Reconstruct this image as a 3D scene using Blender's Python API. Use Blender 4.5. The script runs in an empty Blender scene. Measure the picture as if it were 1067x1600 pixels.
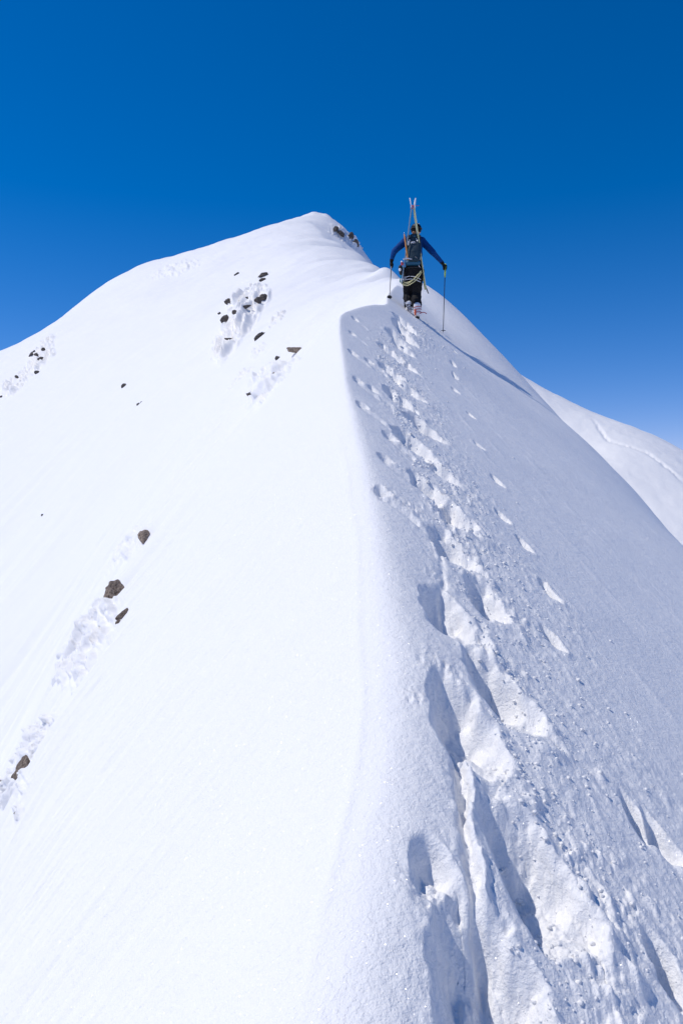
import bpy, bmesh, math, random
import numpy as np
from mathutils import Vector, Matrix
R = math.radians
scene = bpy.context.scene
C = bpy.context.scene.collection

# ---------------------------------------------------------------- camera
cam_d = bpy.data.cameras.new('camera'); cam = bpy.data.objects.new('camera', cam_d); C.objects.link(cam)
cam.location = (0, 0, 0); cam.rotation_euler = (R(90), 0, 0)
cam_d.sensor_fit = 'HORIZONTAL'; cam_d.sensor_width = 24.0; cam_d.lens = 28.0
cam_d.clip_start = 0.05; cam_d.clip_end = 20000
scene.camera = cam

# ---------------------------------------------------------------- sun, sky, exposure
SUN_DIR = Vector((-2.38, 0.20, 3.75)).normalized()          # towards the sun
SUN_EL = math.asin(SUN_DIR.z); SUN_AZ = math.atan2(SUN_DIR.x, SUN_DIR.y)
w = bpy.data.worlds.new('World'); scene.world = w; w.use_nodes = True
nt = w.node_tree; nt.nodes.clear()
out = nt.nodes.new('ShaderNodeOutputWorld'); bg = nt.nodes.new('ShaderNodeBackground')
sky = nt.nodes.new('ShaderNodeTexSky'); sky.sky_type = 'NISHITA'; sky.sun_disc = False
sky.sun_elevation = SUN_EL; sky.sun_rotation = SUN_AZ
sky.altitude = 2500; sky.air_density = 1.0; sky.dust_density = 0.0; sky.ozone_density = 3.0
hs = nt.nodes.new('ShaderNodeHueSaturation'); hs.inputs['Saturation'].default_value = 1.42
nt.links.new(sky.outputs[0], hs.inputs['Color'])
wb = nt.nodes.new('ShaderNodeVectorMath'); wb.operation = 'MULTIPLY'; wb.inputs[1].default_value = (1.30, .88, 1.02)   # the photo's warm white balance
nt.links.new(hs.outputs[0], wb.inputs[0]); nt.links.new(wb.outputs[0], bg.inputs[0]); nt.links.new(bg.outputs[0], out.inputs[0]); bg.inputs[1].default_value = 0.13
sd = bpy.data.lights.new('sun', 'SUN'); sd.energy = 3.25; sd.angle = R(0.5); sd.color = (1.0, .95, .87)
sun = bpy.data.objects.new('sun', sd); C.objects.link(sun)
sun.rotation_euler = SUN_DIR.to_track_quat('Z', 'Y').to_euler(); sun.location = SUN_DIR*50
vs = scene.view_settings
vs.view_transform = 'Standard'; vs.look = 'None'; vs.exposure = -0.08; vs.gamma = 1.0; vs.use_curve_mapping = False
scene.cycles.max_bounces = 8; scene.cycles.diffuse_bounces = 7

# ---------------------------------------------------------------- helpers
def tag(o, label=None, cat=None, group=None, kind=None):
    if label: o['label'] = label
    if cat: o['category'] = cat
    if group: o['group'] = group
    if kind: o['kind'] = kind
    return o
def mat(name, col, rough=.6, metal=0., spec=.5, noise_scale=None, noise_amt=.15, bump=0., bump_scale=80):
    m = bpy.data.materials.new(name); m.use_nodes = True; n = m.node_tree; b = n.nodes['Principled BSDF']
    b.inputs['Roughness'].default_value = rough; b.inputs['Metallic'].default_value = metal
    b.inputs['Specular IOR Level'].default_value = spec
    tc = n.nodes.new('ShaderNodeTexCoord')
    nz = n.nodes.new('ShaderNodeTexNoise'); nz.inputs['Scale'].default_value = noise_scale or 25; nz.inputs['Detail'].default_value = 4
    n.links.new(tc.outputs['Object'], nz.inputs['Vector'])
    mr = n.nodes.new('ShaderNodeMapRange'); mr.inputs['To Min'].default_value = 1-noise_amt; mr.inputs['To Max'].default_value = 1+noise_amt
    n.links.new(nz.outputs['Fac'], mr.inputs['Value'])
    vm = n.nodes.new('ShaderNodeVectorMath'); vm.operation = 'SCALE'; vm.inputs[0].default_value = col[:3]
    n.links.new(mr.outputs[0], vm.inputs['Scale']); n.links.new(vm.outputs[0], b.inputs['Base Color'])
    if bump:
        n2 = n.nodes.new('ShaderNodeTexNoise'); n2.inputs['Scale'].default_value = bump_scale; n2.inputs['Detail'].default_value = 3
        n.links.new(tc.outputs['Object'], n2.inputs['Vector'])
        bp = n.nodes.new('ShaderNodeBump'); bp.inputs['Distance'].default_value = bump; bp.inputs['Strength'].default_value = 1
        n.links.new(n2.outputs['Fac'], bp.inputs['Height']); n.links.new(bp.outputs[0], b.inputs['Normal'])
    return m
def snow_material():
    m = bpy.data.materials.new('snow'); m.use_nodes = True; n = m.node_tree; N = n.nodes; L = n.links; N.clear()
    out = N.new('ShaderNodeOutputMaterial')
    b = N.new('ShaderNodeBsdfPrincipled'); b.inputs['Base Color'].default_value = (.912, .90, .887, 1)
    b.inputs['Roughness'].default_value = .55; b.inputs['Specular IOR Level'].default_value = .25
    geo = N.new('ShaderNodeNewGeometry')
    # fine granular crust: two sizes of grain as bump
    def nz(s, d=2, r=.55):
        x = N.new('ShaderNodeTexNoise'); x.inputs['Scale'].default_value = s; x.inputs['Detail'].default_value = d; x.inputs['Roughness'].default_value = r
        L.new(geo.outputs['Position'], x.inputs['Vector']); return x
    b1 = N.new('ShaderNodeBump'); b1.inputs['Distance'].default_value = .0026; b1.inputs['Strength'].default_value = 1
    L.new(nz(210, 3, .7).outputs['Fac'], b1.inputs['Height'])
    b2 = N.new('ShaderNodeBump'); b2.inputs['Distance'].default_value = .006
    L.new(nz(22, 3).outputs['Fac'], b2.inputs['Height']); L.new(b1.outputs[0], b2.inputs['Normal'])
    b3 = N.new('ShaderNodeBump'); b3.inputs['Distance'].default_value = .025; b3.inputs['Strength'].default_value = .5
    L.new(nz(3.1, 4).outputs['Fac'], b3.inputs['Height']); L.new(b2.outputs[0], b3.inputs['Normal'])
    b4 = N.new('ShaderNodeBump'); b4.inputs['Distance'].default_value = .0035
    L.new(nz(75, 2, .6).outputs['Fac'], b4.inputs['Height']); L.new(b3.outputs[0], b4.inputs['Normal'])
    L.new(b4.outputs[0], b.inputs['Normal'])
    # ice-crystal glints: each tiny cell a mirror facet of its own tilt
    vor = N.new('ShaderNodeTexVoronoi'); vor.inputs['Scale'].default_value = 480
    L.new(geo.outputs['Position'], vor.inputs['Vector'])
    sub = N.new('ShaderNodeVectorMath'); sub.operation = 'SUBTRACT'; sub.inputs[1].default_value = (.5, .5, .5)
    L.new(vor.outputs['Color'], sub.inputs[0])
    sc = N.new('ShaderNodeVectorMath'); sc.operation = 'SCALE'; sc.inputs['Scale'].default_value = 2.2; L.new(sub.outputs[0], sc.inputs[0])
    ad = N.new('ShaderNodeVectorMath'); ad.operation = 'ADD'; L.new(sc.outputs[0], ad.inputs[0]); L.new(geo.outputs['Normal'], ad.inputs[1])
    nm = N.new('ShaderNodeVectorMath'); nm.operation = 'NORMALIZE'; L.new(ad.outputs[0], nm.inputs[0])
    g = N.new('ShaderNodeBsdfGlossy'); g.inputs['Roughness'].default_value = .12; g.inputs['Color'].default_value = (1, 1, 1, 1)
    L.new(nm.outputs[0], g.inputs['Normal'])
    mx = N.new('ShaderNodeMixShader'); mx.inputs[0].default_value = .007
    L.new(b.outputs[0], mx.inputs[1]); L.new(g.outputs[0], mx.inputs[2]); L.new(mx.outputs[0], out.inputs['Surface'])
    return m
SNOW = snow_material()
#TERRAIN-BEGIN
F_PX = 1245.0
def P3(px, py, Y):            # photo measurement + distance -> place in the world
    return ((px-533.5)/F_PX*Y, Y, (800.0-py)/F_PX*Y)
def sstep(a, b, t):
    u = np.clip((t-a)/(b-a), 0, 1); return u*u*(3-2*u)
def softplus(t, w):
    return w*np.logaddexp(0, t/w)
def smax(a, b, k):
    return k*np.logaddexp(a/k, b/k)
def _hash(ix, iy, s):
    h = (ix.astype(np.int64)*374761393 + iy.astype(np.int64)*668265263 + s*1442695041) & 0xffffffff
    h = ((h ^ (h >> 13))*1274126177) & 0xffffffff
    h = ((h ^ (h >> 16))*2246822519) & 0xffffffff
    return ((h ^ (h >> 15)) & 0xffffff).astype(np.float64)/float(0xffffff)
def noise(x, y, s=0):         # gradient-ish value noise, -1..1
    ix = np.floor(x); iy = np.floor(y); fx = x-ix; fy = y-iy
    u = fx*fx*fx*(fx*(fx*6-15)+10); v = fy*fy*fy*(fy*(fy*6-15)+10)
    def g(dx, dy):
        a = _hash(ix+dx, iy+dy, s)*6.2831853
        return np.cos(a)*(fx-dx)+np.sin(a)*(fy-dy)
    n = (g(0,0)*(1-u)+g(1,0)*u)*(1-v)+(g(0,1)*(1-u)+g(1,1)*u)*v
    return n*1.5
def fbm(x, y, s=0, o=4, g=.5):
    r = 0; a = 1
    for i in range(o):
        r = r + a*noise(x, y, s+i*17); x = x*2.03+3.1; y = y*2.03+1.7; a *= g
    return r
def smooth_tab(pts, y0=-6., y1=40., n=2301, sig=.35):
    ys = np.linspace(y0, y1, n); v = np.interp(ys, [p[0] for p in pts], [p[1] for p in pts])
    dy = ys[1]-ys[0]; k = np.arange(-int(4*sig/dy), int(4*sig/dy)+1)*dy
    w = np.exp(-k*k/(2*sig*sig)); w /= w.sum(); h = len(k)//2
    vp = np.concatenate([v[0]+(v[1]-v[0])*np.arange(-h, 0), v, v[-1]+(v[-1]-v[-2])*np.arange(1, h+1)])
    return ys, np.convolve(vp, w, 'valid')
XC = [(-6,-.9),(0,-.2),(1.39,.007),(1.64,.061),(2.0,.123),(2.4,.175),(3.0,.16),(3.94,.14),(6.07,.03),(8.3,-.023),(9.6,-.02),(10.3,.08),(10.9,.35),(11.6,.60),(13.2,.75),(15,.86),(19,1.35),(24,1.6),(32,1.8),(40,1.8)]
ZC = [(-6,-4.2),(0,-1.45),(2,-.65),(3,-.25),(3.94,.126),(6.07,.98),(8.3,1.87),(9.8,2.44),(10.3,2.62),(11.2,2.93),(12.2,3.17),(13.5,3.55),(15,4.07),(19,5.5),(24,7.1),(32,9.9),(40,12)]
TX = smooth_tab(XC, sig=.22); TZ = smooth_tab(ZC, sig=.22)
TXs = smooth_tab(XC, sig=1.6); TZs = smooth_tab(ZC, sig=1.6)
def poly_signed(x, y, pts, close):   # plan distance to a polyline, + inside the region it closes with `close`
    best = np.full(np.shape(x), 1e9); n = len(pts)-1
    for i in range(n):
        ax, ay = pts[i]; bx, by = pts[i+1]; dx, dy = bx-ax, by-ay
        tc = np.clip(((x-ax)*dx+(y-ay)*dy)/(dx*dx+dy*dy), 0, 1)
        best = np.minimum(best, np.hypot(x-(ax+tc*dx), y-(ay+tc*dy)))
    poly = list(pts)+list(close); ins = np.zeros(np.shape(x), bool); j = len(poly)-1
    for i in range(len(poly)):
        xi, yi = poly[i]; xj, yj = poly[j]
        if yi != yj: ins ^= ((yi > y) != (yj > y)) & (x < (xj-xi)*(y-yi)/(yj-yi)+xi)
        j = i
    return np.where(ins, best, -best)
AR, AL = .63, 1.12
CURVE_C = [(-2.2,60.),(-1.3,14.),(-1.5,11.6),(-3.05,12.9),(-3.7,10.6),(-3.1,8.5),(-2.3,5.6),(-1.85,4.4),(-1.6,3.0),(-1.6,-30.0)]
CURVE_D = [(-1,60),(1.1,20.7),(2.45,19.),(4.15,16.6),(4.8,13.),(4.6,9.8),(4.3,6.),(4.2,0),(4.2,-30)]
def near_mass(x, y):
    xc = np.interp(y, *TX); zc = np.interp(y, *TZ)
    xs = np.interp(y, *TXs); zs = np.interp(y, *TZs)
    t = sstep(.2, 3.0, np.abs(x-xc)); xc = xc*(1-t)+xs*t; zc = zc*(1-t)+zs*t
    d = x-xc
    w = np.interp(y, [1, 3, 6, 9, 12], [.15, .09, .030, .014, .02])
    ar = np.interp(y, [0, 8, 13, 18], [AR, AR, .76, .76])
    z = zc-(ar+AL)/2*(np.sqrt(d*d+w*w)-w)-(ar-AL)/2*d+.20*softplus(d-2., .4)*sstep(10, 15, y)+.035*softplus(d-2., .4)
    z = z-1.5*softplus(poly_signed(x, y, CURVE_C, [(-9e3,-30),(-9e3,60)]), .22)*1.0
    z = z-1.1*softplus(poly_signed(x, y, CURVE_D, [(9e3,-30),(9e3,60)]), .45)
    z = z-.9*softplus(y-21, .8)
    return z
FP = [P3(*p) for p in [(625,434,20),(604,408,32),(567,398,52),(535,382,62),(500,362,72),(480,346,81),(430,357,88),(380,378,90),(280,402,92),(210,422,92),(140,462,90),(60,522,85),(0,550,82),(-100,590,80),(-300,680,80),
 (495,337,91),(530,352,85),(548,374,76),(515,353,82),(-300,900,50),(-600,1000,60),(-300,1300,22)]]
for _px, _a, _ya, _b, _yb in [(-150,615,80,1400,20),(0,550,82,1180,20),(150,457,90,930,20),(300,398,91,745,20),(400,368,89,640,20),(480,349,80,562,20),(530,380,64,507,20),(572,402,50,462,20)]:
    _za = (800-_a)/F_PX*_ya; _zb = (800-_b)/F_PX*_yb
    for _t in ((0,.16,.4,.68) if _px < 500 else (0,.4)):
        _Y = _yb+(_ya-_yb)*_t; FP.append(((_px-533.5)/F_PX*_Y, _Y, _zb+(_za-_zb)*_t-1.2*_t*(1-_t)))
FP += [P3(590,437,26), P3(590,443,23), P3(560,457,25), P3(560,466,22), P3(610,428,25), P3(612,434,22), P3(540,470,24), P3(560,440,33), P3(590,424,34)]
FP += [P3(632,447,32), P3(660,490,30), P3(600,424,40)]
FP += [(-4,108,22),(-25,112,20),(-50,108,8),(-80,70,-12),(14,100,8),(13,20,-10),(13,40,-3),(13,60,5),(13,78,13),(5,80,21),(5,60,13.5),(6,40,5.5),(6,24,-.5),(1.2,14,2.4),(.5,9,-.6),(0,2,-4.5),(-6,2,-9),(-5.3,12.4,-7.0),(-3.2,14,-2.2),(-9,12,-9.5),(-20,2,-14),(3,10,-1.5)]
EP = [P3(*p) for p in [(760,548,80),(800,578,76),(845,603,70),(900,632,66),(950,652,63),(1000,670,60),(1067,705,56),(1200,790,52),(1067,830,42),(960,720,50),(900,700,54),(1200,1000,36),(800,700,55)]]
EP += [(15,95,0),(30,85,-3),(40,60,-8),(36,35,-18),(10,30,-14)]
def tps_fit(P, lam=.02):
    P = np.array(P, float); A = P[:, :2]/50.; n = len(P)
    r = np.hypot(A[:, None, 0]-A[None, :, 0], A[:, None, 1]-A[None, :, 1])
    K = np.where(r > 0, r*r*np.log(r+1e-12), 0)+lam*.01*np.eye(n)
    Q = np.hstack([np.ones((n, 1)), A]); M = np.zeros((n+3, n+3)); M[:n, :n] = K; M[:n, n:] = Q; M[n:, :n] = Q.T
    return A, np.linalg.solve(M, np.concatenate([P[:, 2], np.zeros(3)]))
FIT_F = tps_fit(FP); FIT_E = tps_fit(EP)
def tps(x, y, fit, box):
    A, w = fit; xc = np.clip(x, box[0], box[1]); yc = np.clip(y, box[2], box[3])
    out = np.hypot(x-xc, y-yc); u = xc/50.; v = yc/50.
    z = w[len(A)]+w[len(A)+1]*u+w[len(A)+2]*v
    for i in range(len(A)):
        r2 = (u-A[i, 0])**2+(v-A[i, 1])**2
        z = z+w[i]*.5*r2*np.log(r2+1e-14)
    return z-.7*out
SUMMIT_CREST = [P3(*p)[:2] for p in [(480,346,82),(500,362,72),(535,382,62),(567,397,52),(585,402,42)]]
def base_height(x, y):
    n = near_mass(x, y); f = tps(x, y, FIT_F, (-60, 16, 2, 108))
    dk = poly_signed(x, y, SUMMIT_CREST, [(60, 42), (60, 82)])
    f = f-.42*softplus(dk, .15)*np.exp(-(np.maximum(dk, 0)/4.)**2)*sstep(40, 50, y)*(1-sstep(80, 86, y))
    f = f+.22*np.exp(-((x+3.0)/.7)**2-((y-89)/2.)**2)+.25*np.exp(-((x+1.6)/.5)**2-((y-88)/2.)**2); e = tps(x, y, FIT_E, (8, 42, 28, 92))
    z = smax(smax(n, f, .10), e, .15)
    return smax(z, -90+0*z, 4.)
#TERRAIN-END
#DETAIL
PRINTS = [(0.266, 1.528), (0.457, 1.828), (0.355, 2.239), (0.522, 2.534), (0.398, 2.886), (0.592, 3.237), (0.504, 3.597), (0.589, 4.129), (0.479, 4.367), (0.628, 4.997), (0.471, 5.255), (0.635, 6.101), (0.48, 6.597), (0.622, 7.336), (0.49, 7.769), (0.728, 8.927), (0.571, 9.18), (0.779, 10.046), (0.728, 10.355), (0.897, 10.691), (0.815, 10.968), (0.96, 11.224), (0.866, 11.414)]
HOLES_L = [(0.172, 9.958), (0.123, 8.764), (0.106, 7.507), (0.265, 7.586), (0.135, 6.364), (0.253, 6.369), (0.145, 5.539), (0.303, 5.069), (0.25, 4.472), (0.202, 3.889)]
HOLES_R = [(1.935, 13.572), (1.545, 11.02), (1.493, 10.471), (1.361, 9.546), (1.334, 8.203), (1.16, 6.762), (1.142, 5.839), (0.974, 4.84), (1.011, 3.868), (0.868, 3.289), (0.853, 2.277), (0.735, 1.788), (0.914, 2.27), (1.037, 4.508)]
CRACK1 = [(0.245, 2.341), (0.285, 2.27), (0.3, 2.176), (0.304, 2.087), (0.3, 1.982), (0.29, 1.865), (0.288, 1.751), (0.287, 1.652), (0.284, 1.562)]
CRACK2 = [(0.455, 3.785), (0.422, 3.358), (0.394, 3.093), (0.379, 2.902)]
CRACK3 = [(0.524, 3.039), (0.511, 2.809), (0.493, 2.597)]
CRACK4 = [(0.659, 6.751), (0.545, 5.365), (0.522, 4.688)]

def pit(x, y, z, cx, cy, zc, hw, hl, depth, yaw, seed, tilt_y=.12, tilt_x=-.12):
    """boot hole kicked into the side slope: near-level floor, steep ragged walls, spoil on the downhill rim"""
    R0 = max(hw, hl)*2.6
    m = (np.abs(x-cx) < R0) & (np.abs(y-cy) < R0)
    if not m.any(): return
    X = x[m]-cx; Y_ = y[m]-cy; c, s = math.cos(yaw), math.sin(yaw)
    u = X*c+Y_*s; v = -X*s+Y_*c                      # v runs along the boot
    rs = sstep(-.5, .6, u/hw); wob = 1+(.16+.16*rs)*noise(x[m]*11, y[m]*11, seed)+(.03+.04*rs)*noise(x[m]*30, y[m]*30, seed+3)
    uu = u/(hw*(1-.22*v/hl)); q = (np.abs(uu)**2.4+np.abs(v/hl)**2.6)**(1/2.4)*wob
    edge = (.03/hw if hw > .05 else .35)*(1+.6*rs)
    k = 1-sstep(1-edge, 1+edge*1.2, q)
    floor = zc-depth+tilt_x*u+tilt_y*v+.020*fbm(x[m]*11, y[m]*11, seed+5, 4)+.4*depth*np.clip(-v/hl, 0, 1)**2
    zz = z[m]; znew = np.minimum(zz, floor); zz = zz*(1-k)+znew*k
    rim = np.exp(-((q-1.35)/.33)**2)*(q > 1)*sstep(-.5, .7, u/hw-.45*v/hl)*(depth*.26)
    zz = zz+rim*(.7+.7*noise(x[m]*13, y[m]*13, seed+9)+.22*noise(x[m]*40, y[m]*40, seed+11))*(1 if cy < 4.5 else .55)
    z[m] = zz
def groove(x, y, z, pts, w, depth, seed, lip=.012):
    xs = [p[0] for p in pts]; ys = [p[1] for p in pts]
    m = (x > min(xs)-.3) & (x < max(xs)+.3) & (y > min(ys)-.3) & (y < max(ys)+.3)
    if not m.any(): return
    X = x[m]+.012*noise(x[m]*14, y[m]*14, seed); Y_ = y[m]
    depth = depth*(.75+.55*noise(x[m]*5, y[m]*5, seed+4)); X = X+.005*noise(x[m]*40, y[m]*40, seed+6)
    best = np.full(X.shape, 9.); side = np.zeros(X.shape); tpos = np.zeros(X.shape); n = len(pts)-1
    for i in range(n):
        ax, ay = pts[i]; bx, by = pts[i+1]; dx, dy = bx-ax, by-ay; L2 = dx*dx+dy*dy
        t = np.clip(((X-ax)*dx+(Y_-ay)*dy)/L2, 0, 1); ex = X-ax-t*dx; ey = Y_-ay-t*dy; d = np.hypot(ex, ey); k = d < best
        best = np.where(k, d, best); side = np.where(k, X-ax-t*dx, side); tpos = np.where(k, (i+t)/n, tpos)
    fade = np.minimum(1, np.minimum(tpos, 1-tpos)*8+.15)
    z[m] += fade*(-depth*np.exp(-(np.maximum(best, 0)/w)**2.6)+lip*np.exp(-((side-w*1.9)/(w*.8))**2)*(best < .25)*(1+.6*noise(x[m]*30, y[m]*30, seed+1)))
# rime-crusted outcrops: (x, y, half across, half along the fall line, relief)
ROUGH = [(0.181, 1.68, 0.05), (0.314, 2.5, 0.07), (0.216, 2.304, 0.04), (0.4, 3.183, 0.06), (0.332, 3.877, 0.1), (0.208, 3.896, 0.08)]
RIME = [(-4.74, 39.48, [-0.6179, -0.1513, -0.6336, 0.02], 1.93, 0.4376), (-4.79, 33.6, [-0.9525, -0.3014, -0.7827, 0.1156], 1.91, 0.3725), (-1.87, 21.41, [-1.5524, -0.3288, 0.2386, 0.5268], 2.17, 0.2373), (-25.2, 66.54, [-0.6292, -0.3544, -0.5037, 0.0615], 2.29, 0.4917), (-25.77, 62.97, [-0.737, -0.4354, -0.4876, 0.1537], 2.5, 0.4653), (-26.01, 70.64, [-1.3555, -0.6857, -0.9914, 0.1001], 2.33, 0.3915), (-5.59, 20.75, [-2.2097, -0.8471, 0.4863, 0.8737], 3.14, 0.1342), (-2.45, 7.6, [-3.1877, -1.2858, -0.6255, 0.3855], 3.11, 0.1246), (-2.58, 6.61, [-5.3984, -2.5406, 2.1235, 2.5431], 5.38, 0.0722), (-2.63, 6.36, [-9.633, -4.6502, 3.2097, 2.5692], 2.44, 0.0695), (-2.59, 31.75, [-2.3868, -0.4083, -2.0815, 0.4863], 3.0, 0.176), (-3.16, 24.95, [-2.2588, -0.5692, -0.5601, 1.6648], 6.0, 0.1383), (-2.78, 26.75, [-3.3399, -0.6797, -0.9522, 0.9201], 3.0, 0.1235), (-15.95, 75.36, [-0.3999, -0.1057, 0.1425, 0.3803], 5.62, 0.2088), (0.77, 83.53, [0.7776, -0.0833, 0.5126, -0.3077], 3.33, 0.3395), (-0.57, 83.0, [1.28, -0.1294, 0.5159, -0.5219], 2.67, 0.1993), (-2.12, 5.23, [-38.9759, -21.3308, -0.6348, 4.7841], 1.5, 0.0428)]
FAR_CRACK = [(18.82, 59.84), (18.42, 55.07), (19.22, 53.6), (20.03, 52.33), (20.31, 49.92), (20.47, 47.06)]

def terrain_height(x, y):
    x = np.asarray(x, float); y = np.asarray(y, float)
    shp = x.shape; x = x.ravel(); y = y.ravel()
    z = base_height(x, y)
    r = np.hypot(x, y); near = r < 26
    xc = np.interp(y, *TX); d = x-xc
    # broad undulation and wind ripple
    z += np.where(near, .012*fbm(x/.9, y/.9, 1, 3), 0)+np.where(r > 14, .10*fbm(x/5., y/5., 2, 4)*sstep(14, 40, r), 0)
    # wind-scoured streaks down the left face, along the fall line
    fx, fy = .94, .34
    a = x*fx+y*fy; b = -x*fy+y*fx
    left = sstep(-.15, -.9, d)
    z += left*near*(.11*fbm(a/5., b/.8, 9, 2)*sstep(.8, 3, -d)+.060*fbm(a/1.9, b/.33, 5, 4)*sstep(.5, 2.5, -d)-.020*sstep(.62, .80, noise(a/.55, b/.16, 6))*sstep(.3, .8, -d)+.006*fbm(a/.5, b/.06, 7, 3))
    z += np.where(r > 16, left*.16*fbm(a/9., b/1.6, 8, 4)*sstep(16, 35, r), 0)
    # crust chips and spilled snow beside the track
    tx = xc+.36+.02*(y-2)
    band = sstep(-.30, -.02, x-tx)*(1-sstep(.18, .75, x-tx+.16*noise(x*2.2, y*1.3, 30)))*sstep(.2, 1.2, y)*(1-sstep(14.5, 16.5, y))
    patch = .35+.65*sstep(-.25, .45, noise(x*3.1, y*1.9, 31))
    cr = np.maximum(0, noise(x*26, y*20, 32)-.05)*.024+np.maximum(0, noise(x*60, y*50, 33))*.010+noise(x*120, y*100, 34)*.0022
    z += np.where(near, band*patch*cr*np.interp(y, [1, 4, 15], [1, .9, 1.3]), 0)
    strk = np.maximum(0, noise((x+.25*y)*9, (y-.5*x)*2.2, 36)-.25)*.010
    z += np.where(near & (d > .25), strk*(1-sstep(1.2, 2.4, x-tx)), 0)
    # holes
    zc = base_height(np.array([p[0] for p in PRINTS]), np.array([p[1] for p in PRINTS]))
    for i, (px, py) in enumerate(PRINTS):
        big = {0: (.075, .13, .12), 1: (.080, .17, .11), 2: (.075, .18, .105), 3: (.075, .17, .10)}.get(i)
        hw, hl, dp = big or (.078+.010*((i*7) % 5-2)/2, .165+.02*((i*5) % 5-2)/2, .095)
        if i > 9: hw, hl, dp = .105, .19, .12
        if i > 16: hw, hl, dp = .10, .17, .115
        pit(x, y, z, px, py, zc[i], hw, hl, dp, R((15 if i < 9 else 24)+4*(((i*3) % 5)-2)), 50+i)
    for j, (px, py) in enumerate(HOLES_L):
        q = base_height(np.array([px]), np.array([py]))[0]
        pit(x, y, z, px, py, q, .035, .06, .055, R(15), 90+j)
        groove(x, y, z, [(px-.02, py-.08), (px+.10, py-.16), (px+.15, py-.22)], .02, .02, 190+j)
    for j, (px, py) in enumerate(HOLES_R):
        q = base_height(np.array([px]), np.array([py]))[0]
        pit(x, y, z, px, py, q, .028, .075, .06, R(12), 120+j)
    q = base_height(np.array([.33, .20]), np.array([1.46, 1.72])); pit(x, y, z, .33, 1.46, q[0], .075, .15, .10, R(14), 81); pit(x, y, z, .205, 1.70, q[1], .045, .085, .05, R(8), 82)
    for bx, by, br in ROUGH: z += np.where(near, np.exp(-((x-bx)**2+(y-by)**2)/br**2)*(.010*np.maximum(-.2, noise(x*34, y*34, 85))+.007*noise(x*75, y*75, 86)), 0)
    groove(x, y, z, CRACK1, .015, .040, 140, .018)
    groove(x, y, z, CRACK2, .014, .018, 141, 0); groove(x, y, z, CRACK3, .014, .015, 142, 0)
    groove(x, y, z, FAR_CRACK, .16, .13, 300, .0)
    far = (y > 40) & (x > 12)
    z += np.where(far, .02*fbm(x*1.1, y*.7, 330, 3), 0)
    z += np.where(near, .35*.02*np.exp(-((d+.10+.02*noise(x*0+1, y*1.3, 311))/.02)**2)*sstep(1.2, 2, y)*(1-sstep(4, 6, y)), 0)
    return z.reshape(shp)

def rime_relief(x, y):
    x = np.asarray(x, float); y = np.asarray(y, float); shp = x.shape; x = x.ravel(); y = y.ravel(); z = np.zeros(x.shape); msk = np.zeros(x.shape)
    for i, (cx, cy, M, asp, am) in enumerate(RIME):
        dx = x-cx; dy = y-cy; m = (np.abs(dx) < .35*cy) & (np.abs(dy) < .5*cy)
        u = M[0]*dx[m]+M[1]*dy[m]; v = M[2]*dx[m]+M[3]*dy[m]; A = u*asp
        q = np.hypot(u, v)+.38*noise(A*1.1, v*1.4, 200+i)+.18*noise(A*3.3, v*4, 205+i)
        k = 1-sstep(.62, 1.02, q); A2 = (A+.25*noise(A*2, v*2, 220+i))*.75; v = v*1.25
        n1 = noise(A2*.8, v*3.0, 210+i); n2 = noise(A2*1.2, v*7., 230+i); n3 = noise(A2*7, v*12., 250+i)
        msk[m] = np.maximum(msk[m], k*am)
        z[m] += k*am*(1.2*np.abs(n1)+.6*np.maximum(0, n2)+.18*n3-.9*sstep(.25, .5, n1)*0-.8*sstep(.35, .5, -n1))
    return z.reshape(shp), msk.reshape(shp)
def grid_normals(P_):
    du = np.roll(P_, -1, 1)-np.roll(P_, 1, 1); dv = np.zeros_like(P_); dv[1:-1] = P_[2:]-P_[:-2]; dv[0] = P_[1]-P_[0]; dv[-1] = P_[-1]-P_[-2]
    n = np.cross(dv, du); n /= np.maximum(1e-12, np.linalg.norm(n, axis=-1, keepdims=True)); return n*np.sign(n[..., 2:3]+1e-9)

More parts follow.
